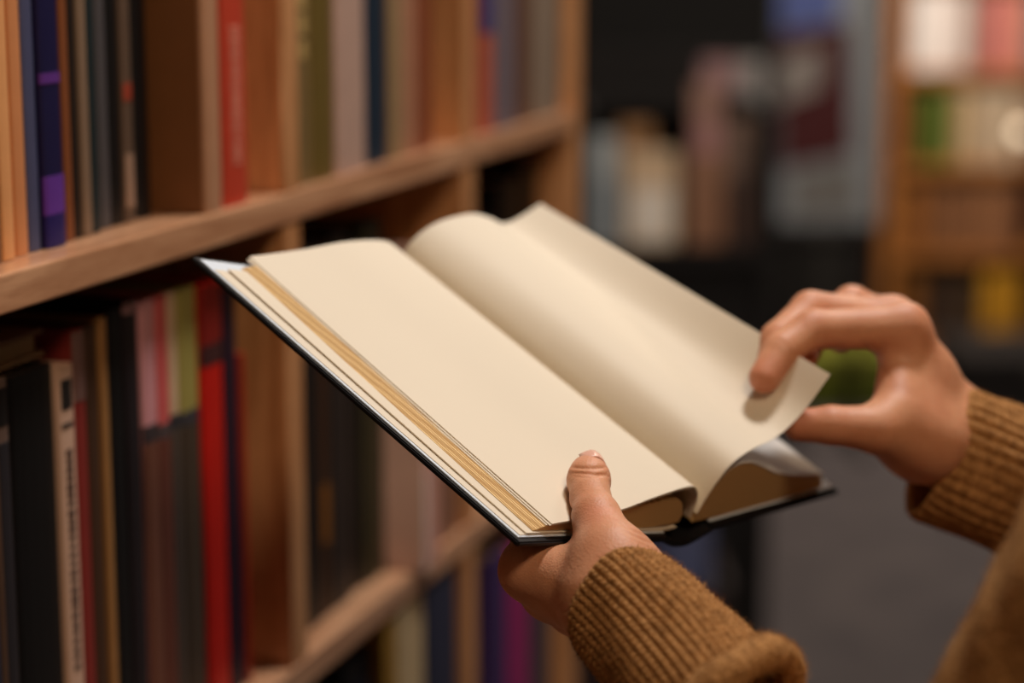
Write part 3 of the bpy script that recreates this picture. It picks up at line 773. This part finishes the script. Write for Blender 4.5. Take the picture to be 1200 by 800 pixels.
# ------------------------------------------------------------------ the shop behind
def at(px, py, y):
    q = hit(px, py, np.array([0, y, 0]), np.array([0, 1., 0])); return float(q[0]), float(q[2])
YB = 7.4
fb = empty('bookcase', (at(1200, 400, YB)[0], YB, 0)); tag(fb, 'honey coloured wooden bookcase far behind the right hand', 'bookcase')
fx0 = at(1036, 200, YB)[0] - fb.location.x; fx1 = at(1500, 200, YB)[0] - fb.location.x
zs = [at(1100, py, YB)[1] for py in (-30, 82, 192, 294, 396)]
for x in (fx0, (fx0 + fx1) / 2 + .05, fx1): box('upright', (x, 0, 0), (x + .05, .3, zs[0]), M_FARWOOD, fb)
for i, z in enumerate(zs): box('shelf', (fx0 + .05, .005, z - .035), (fx1, .3, z), M_FARWOOD, fb)
box('plinth', (fx0 + .05, .01, 0), (fx1, .29, zs[4] - .036), M_BLACK, fb)
box('back_panel', (fx0, .3, 0), (fx1 + .05, .315, zs[0]), plain((84, 52, 26), .7, .2, 5, 0), fb)
def far_book(px0, px1, h, z, col, label, group, y=YB + .02, dep=.2):
    x0 = at(px0, 200, y)[0]; x1 = at(px1, 200, y)[0]; t = x1 - x0 - .002
    e = empty('book', ((x0 + x1) / 2, y, z + .001)); tag(e, label, 'book', group)
    out = [(-t / 2, dep), (-t / 2, .01), (-t / 4, 0), (t / 4, 0), (t / 2, .01), (t / 2, dep), (t / 2 - .003, dep), (t / 2 - .003, .014), (-t / 2 + .003, .014), (-t / 2 + .003, dep)]
    loft('cover', [[(a, b, 0) for a, b in out], [(a, b, h) for a, b in out]], plain(col, .5, .1, 20, 0), e, False)
    box('page_block', (-t / 2 + .004, .016, .004), (t / 2 - .004, dep - .005, h - .005), M_BPAGE, e)
GF = 'books in the far bookcase'
for it in [
    (1064, 1098, .28, 1, (236, 228, 224), 'white book on the top far shelf, left one'), (1100, 1128, .27, 1, (220, 206, 200), 'chalk white book on the top far shelf, next to the white one'),
    (1132, 1150, .25, 1, (150, 110, 96), 'dull rose brown book on the top far shelf'), (1152, 1176, .27, 1, (206, 120, 116), 'pink book on the top far shelf'), (1178, 1204, .26, 1, (190, 130, 110), 'peach book on the top far shelf'),
    (1206, 1240, .26, 1, (90, 100, 120), 'blue grey book on the top far shelf'),
    (1062, 1078, .25, 2, (110, 70, 36), 'brown book left of the green ones in the far bookcase'), (1080, 1096, .25, 2, (70, 110, 30), 'grass green book in the far bookcase'), (1097, 1110, .24, 2, (52, 88, 26), 'darker green book in the far bookcase'),
    (1112, 1130, .26, 2, (170, 140, 92), 'straw coloured book in the far bookcase'), (1131, 1150, .25, 2, (196, 174, 146), 'ivory book in the far bookcase'), (1151, 1168, .26, 2, (168, 146, 122), 'oatmeal book in the far bookcase'),
    (1169, 1190, .25, 2, (206, 186, 160), 'pale cream book in the far bookcase'), (1192, 1214, .25, 2, (150, 120, 96), 'light brown book right of the pale cream far one'), (1216, 1250, .25, 2, (70, 60, 70), 'plum grey book at the right of the far bookcase'),
    (1062, 1084, .22, 3, (150, 94, 44), 'amber book on the third far shelf'), (1086, 1106, .23, 3, (112, 70, 40), 'nut brown book on the third far shelf'), (1108, 1128, .21, 3, (142, 98, 66), 'tan brown book on the third far shelf'),
    (1130, 1150, .23, 3, (120, 78, 50), 'coffee brown book on the third far shelf'), (1152, 1174, .22, 3, (150, 104, 70), 'sand brown book on the third far shelf'), (1176, 1204, .23, 3, (128, 84, 56), 'walnut brown book on the third far shelf'),
    (1062, 1086, .22, 4, (120, 74, 26), 'ochre brown book on the lowest far shelf'), (1088, 1120, .2, 4, (52, 36, 26), 'dark brown book on the lowest far shelf'), (1122, 1156, .2, 4, (60, 44, 30), 'dusky brown book on the lowest far shelf'),
    (1160, 1182, .23, 4, (196, 140, 30), 'yellow book on the lowest far shelf'), (1184, 1206, .23, 4, (206, 150, 44), 'golden yellow book on the lowest far shelf'),
]: far_book(it[0], it[1], it[2], zs[it[3]], it[4], it[5], GF)

# small glowing globe put in for a bright blurred spot; stand added
def lathe(name, prof, mat, parent, n=24):
    V_ = [(r * math.cos(2 * math.pi * i / n), r * math.sin(2 * math.pi * i / n), z) for r, z in prof for i in range(n)]
    F_ = [(a * n + i, a * n + (i + 1) % n, (a + 1) * n + (i + 1) % n, (a + 1) * n + i) for a in range(len(prof) - 1) for i in range(n)]
    return fixn(mesh(name, V_, F_, mat, parent, True))
def glow(col, st):
    m, N, L, b = new_mat('globe_glow'); b.inputs['Emission Color'].default_value = rgb(*col); b.inputs['Emission Strength'].default_value = st; b.inputs['Base Color'].default_value = rgb(*col); return m
yl = 7.0
lx, lz = at(1197, 155, yl)
lp = empty('bright_spot_globe', (lx, yl, 0)); tag(lp, 'slim stand with a small glowing globe added for a bright spot by the far bookcase', 'lamp')
lathe('base', [(0, 0), (.13, 0), (.13, .02), (.02, .03), (0, .03)], M_BLACK, lp)
lathe('pole', [(.009, .025), (.009, lz - .04)], M_BLACK, lp)
lathe('globe', [(max(.0005, .022 * math.sin(math.pi * i / 12)), lz - .022 * math.cos(math.pi * i / 12)) for i in range(13)], glow((255, 232, 200), 1.6), lp)

# notice board on legs
yp = 6.0
px0, pz0 = at(912, 262, yp); px1, pz1 = at(1036, -70, yp)
nb_ = empty('notice_board', ((px0 + px1) / 2, yp, 0)); tag(nb_, 'pale grey notice board with a dark red and white poster, on legs', 'notice board')
hw = (px1 - px0) / 2
M_GREY = plain((184, 192, 200), .5, .08, 8, 0)
box('panel', (-hw, 0, pz0), (hw, .03, pz1), M_GREY, nb_, .004)
box('frame', (hw, -.005, pz0), (hw + .018, .035, pz1), plain((120, 124, 130), .4, .05, 8, 0), nb_)
box('frame', (-hw - .018, -.005, pz0), (-hw, .035, pz1), plain((120, 124, 130), .4, .05, 8, 0), nb_)
for sx in (-1, 1):
    box('leg', (sx * (hw - .04) - .015, .0, .02), (sx * (hw - .04) + .015, .03, pz0), M_BLACK, nb_)
    box('foot', (sx * (hw - .04) - .02, -.2, 0), (sx * (hw - .04) + .02, .24, .02), M_BLACK, nb_)
def patch(name, pts, col, k=1):
    q = [at(a, b, yp) for a, b in pts]; x0 = nb_.location.x
    loft(name, [[(x - x0, -.001 * k - .004, z) for x, z in q], [(x - x0, -.0005 * k, z) for x, z in q]], plain(col, .5, .1, 10, 0), nb_, False)
patch('poster', [(914, 40), (996, 28), (998, 180), (916, 196)], (96, 42, 46), 2)
patch('poster', [(900 + 14, 70), (965, 52), (960, 104), (914, 122)], (188, 180, 176), 4)
patch('poster', [(914, -40), (980, -48), (984, 24), (914, 36)], (120, 140, 220), 3)
patch('poster', [(930, 204), (1000, 190), (1006, 246), (930, 250)], (150, 148, 146), 2)

# long black counter at the back
yc = 6.9
cx0, cz = at(690, 268, yc); cx1, _ = at(1030, 268, yc)
ct = empty('counter', ((cx0 + cx1) / 2, yc, 0)); tag(ct, 'long black counter at the back of the shop', 'counter')
hw = (cx1 - cx0) / 2; M_DK = plain((20, 16, 16), .7, .2, 8, 0)
box('body', (-hw + .02, .02, .06), (hw - .02, .5, cz - .03), M_DK, ct); box('top', (-hw, 0, cz - .03), (hw, .52, cz), M_DK, ct, .004); box('plinth', (-hw + .05, .05, 0), (hw - .05, .48, .06), M_DK, ct)
for k in range(4): box('door', (-hw + .03 + k * (2 * hw - .06) / 4 + .004, .008, .09), (-hw + .03 + (k + 1) * (2 * hw - .06) / 4 - .004, .0195, cz - .05), M_DK, ct)

# green upholstered bench
yg = 6.35
gx0, gz = at(935, 412, yg); gx1, _ = at(1086, 412, yg)
gb = empty('bench', ((gx0 + gx1) / 2, yg, 0)); tag(gb, 'low green upholstered bench on the carpet behind the right hand', 'bench')
hw = (gx1 - gx0) / 2; M_GREEN = plain((120, 122, 34), .8, .12, 30, .1)
box('base', (-hw + .02, .02, .03), (hw - .02, .38, gz - .07), plain((110, 120, 32), .8, .1, 30, .1), gb)
for k in range(3): box('seat_cushion', (-hw + 2 * hw * k / 3 + .003, 0, gz - .069), (-hw + 2 * hw * (k + 1) / 3 - .003, .4, gz), M_GREEN, gb, .015)
for sx in (-1, 1):
    for y in (.05, .32): box('leg', (sx * (hw - .06) - .02, y, 0), (sx * (hw - .06) + .02, y + .04, .03), M_BLACK, gb)

# black magazine rack with slanted tiers
yr_ = 4.1
rx0, rz0 = at(684, 300, yr_); rx1, rz1 = at(905, 130, yr_)
rk = empty('magazine_rack', ((rx0 + rx1) / 2, yr_, 0)); tag(rk, 'black tiered magazine rack standing past the end of the bookcase', 'rack')
hw = (rx1 - rx0) / 2
for sx in (-1, 1): box('side_panel', (sx * hw - .01, 0, 0), (sx * hw + .01, .36, rz1), M_DK, rk)
zt = [at(700, py, yr_)[1] for py in (300, 232, 135)]
for k, (z, y) in enumerate(((zt[0], .02), (zt[1], .14), (zt[2], .26))):
    box('tier', (-hw + .011, y - .01, z - .015), (hw - .011, y + .09, z), M_DK, rk); box('lip', (-hw + .011, y - .02, z - .015), (hw - .011, y - .0105, z + .02), M_DK, rk)
box('kick_board', (-hw + .011, .02, 0), (hw - .011, .35, zt[0] - .02), M_DK, rk); box('back_panel', (-hw, .3605, 0), (hw, .37, rz1 + .1), M_DK, rk)
def magazine(x0p, x1p, tier, h, cols, label, y=None):
    z, yy = ((zt[0], .02), (zt[1], .14), (zt[2], .26))[tier]
    xa = at(x0p, 220, yr_ + yy)[0]; xb = at(x1p, 220, yr_ + yy)[0]; t = xb - xa
    e = empty('magazine', ((xa + xb) / 2, yr_ + yy + .012, z + .003)); e.rotation_euler = (-.16, 0, 0); tag(e, label, 'magazine', 'magazines on the black rack')
    box('pages', (-t / 2 + .001, .0015, .001), (t / 2 - .001, .0075, h - .002), M_BPAGE, e)
    box('cover', (-t / 2, 0, 0), (t / 2, .0014, h), plain(cols[0], .35, .1, 12, 0), e); box('back_cover', (-t / 2, .0076, 0), (t / 2, .009, h), plain(cols[0], .35, .1, 12, 0), e)
    if len(cols) > 1: box('cover_picture', (-t / 2 * .8, -.0012, h * .12), (t / 2 * .8, -.0001, h * .62), plain(cols[1], .35, .15, 12, 0), e)
magazine(694, 724, 0, .23, ((168, 176, 180), (140, 150, 158)), 'pale blue grey magazine at the left of the black rack')
magazine(734, 794, 0, .20, ((214, 184, 150), (236, 226, 214)), 'cream magazine with a white picture on the lowest tier of the rack')
magazine(806, 850, 0, .19, ((140, 96, 70),), 'tan brown magazine right of the cream one')
magazine(858, 888, 0, .15, ((66, 38, 30),), 'dark brown magazine at the right of the lowest tier')
magazine(728, 764, 1, .13, ((150, 104, 56), (120, 84, 50)), 'ochre magazine above the cream one')
magazine(812, 846, 1, .21, ((150, 110, 96), (170, 120, 120)), 'dusty pink magazine on the middle tier')
magazine(850, 884, 1, .14, ((110, 84, 72),), 'taupe magazine beside the dusty pink one')
magazine(822, 860, 2, .09, ((150, 112, 116),), 'small mauve magazine on the top tier')
magazine(864, 892, 2, .09, ((150, 146, 146),), 'small silver grey magazine on the top tier')

# low crate of picture books past the bookcase end
yk = 3.75
kx0, kz = at(600, 700, yk); kx1, _ = at(852, 700, yk)
ck = empty('book_crate', ((kx0 + kx1) / 2, yk, 0)); tag(ck, 'low dark wooden crate of picture books on the floor beneath the open book', 'crate')
hw = (kx1 - kx0) / 2; M_CR = plain((48, 36, 34), .7, .2, 10, 0); hk = max(kz, .1)
for zz in (0.02, .02 + hk * .36, .02 + hk * .70): box('slat', (-hw, 0, zz), (hw, .015, zz + hk * .26), M_CR, ck); box('slat', (-hw, .285, zz), (hw, .30, zz + hk * .26), M_CR, ck)
for sx in (-1, 1): box('end_board', (sx * hw - .0075, .016, 0.01), (sx * hw + .0075, .284, .02 + hk), M_CR, ck)
box('bottom', (-hw + .008, .016, .01), (hw - .008, .284, .02), M_CR, ck)
def picture_book(a, b, h, col, label):
    xa = at(a, 660, yk + .05)[0]; xb = at(b, 660, yk + .05)[0]; t = xb - xa
    e = empty('picture_book', ((xa + xb) / 2, yk + .05, .022)); tag(e, label, 'book', 'picture books in the crate')
    box('cover', (-t / 2, 0, 0), (t / 2, .003, h), plain(col, .4, .1, 12, 0), e); box('back_cover', (-t / 2, .012, 0), (t / 2, .015, h), plain(col, .4, .1, 12, 0), e); box('page_block', (-t / 2 + .002, .0031, .002), (t / 2 - .003, .0119, h - .003), M_BPAGE, e)
picture_book(612, 660, hk + .02, (90, 50, 120), 'purple picture book at the left of the crate')
picture_book(664, 716, hk + .08, (110, 70, 80), 'mauve picture book in the crate')
picture_book(720, 776, hk + .07, (60, 64, 96), 'blue violet picture book in the crate')
picture_book(778, 832, hk + .10, (104, 112, 150), 'tall steel blue picture book in the crate')
def front_book(a, b, h, col, label):
    xa = at(a, 720, yk - .03)[0]; xb = at(b, 720, yk - .03)[0]; t = xb - xa
    e = empty('picture_book', ((xa + xb) / 2, yk - .025, .001)); tag(e, label, 'book', 'picture books in the crate')
    box('cover', (-t / 2, 0, 0), (t / 2, .003, h), plain(col, .4, .1, 12, 0), e); box('back_cover', (-t / 2, .012, 0), (t / 2, .015, h), plain(col, .4, .1, 12, 0), e); box('page_block', (-t / 2 + .002, .0031, .002), (t / 2 - .003, .0119, h - .003), M_BPAGE, e)
front_book(796, 838, hk * .95, (130, 30, 56), 'crimson picture book leaning against the front of the crate')

# black trunk added where the area right of the bench is in shade
tx0, tz = at(1122, 416, 6.3); tx1, _ = at(1330, 416, 6.3)
tk = empty('added_dark_trunk', ((tx0 + tx1) / 2, 6.3, 0)); tag(tk, 'black trunk added for the shaded area right of the green bench', 'trunk')
hw = (tx1 - tx0) / 2
box('body', (-hw + .01, .01, 0), (hw - .01, .4, tz - .05), M_DK, tk, .006); box('lid', (-hw, 0, tz - .049), (hw, .41, tz), M_DK, tk, .006); box('latch', (-.03, -.008, tz - .08), (.03, .0, tz - .02), plain((70, 66, 60), .4, .1, 20, 0), tk)
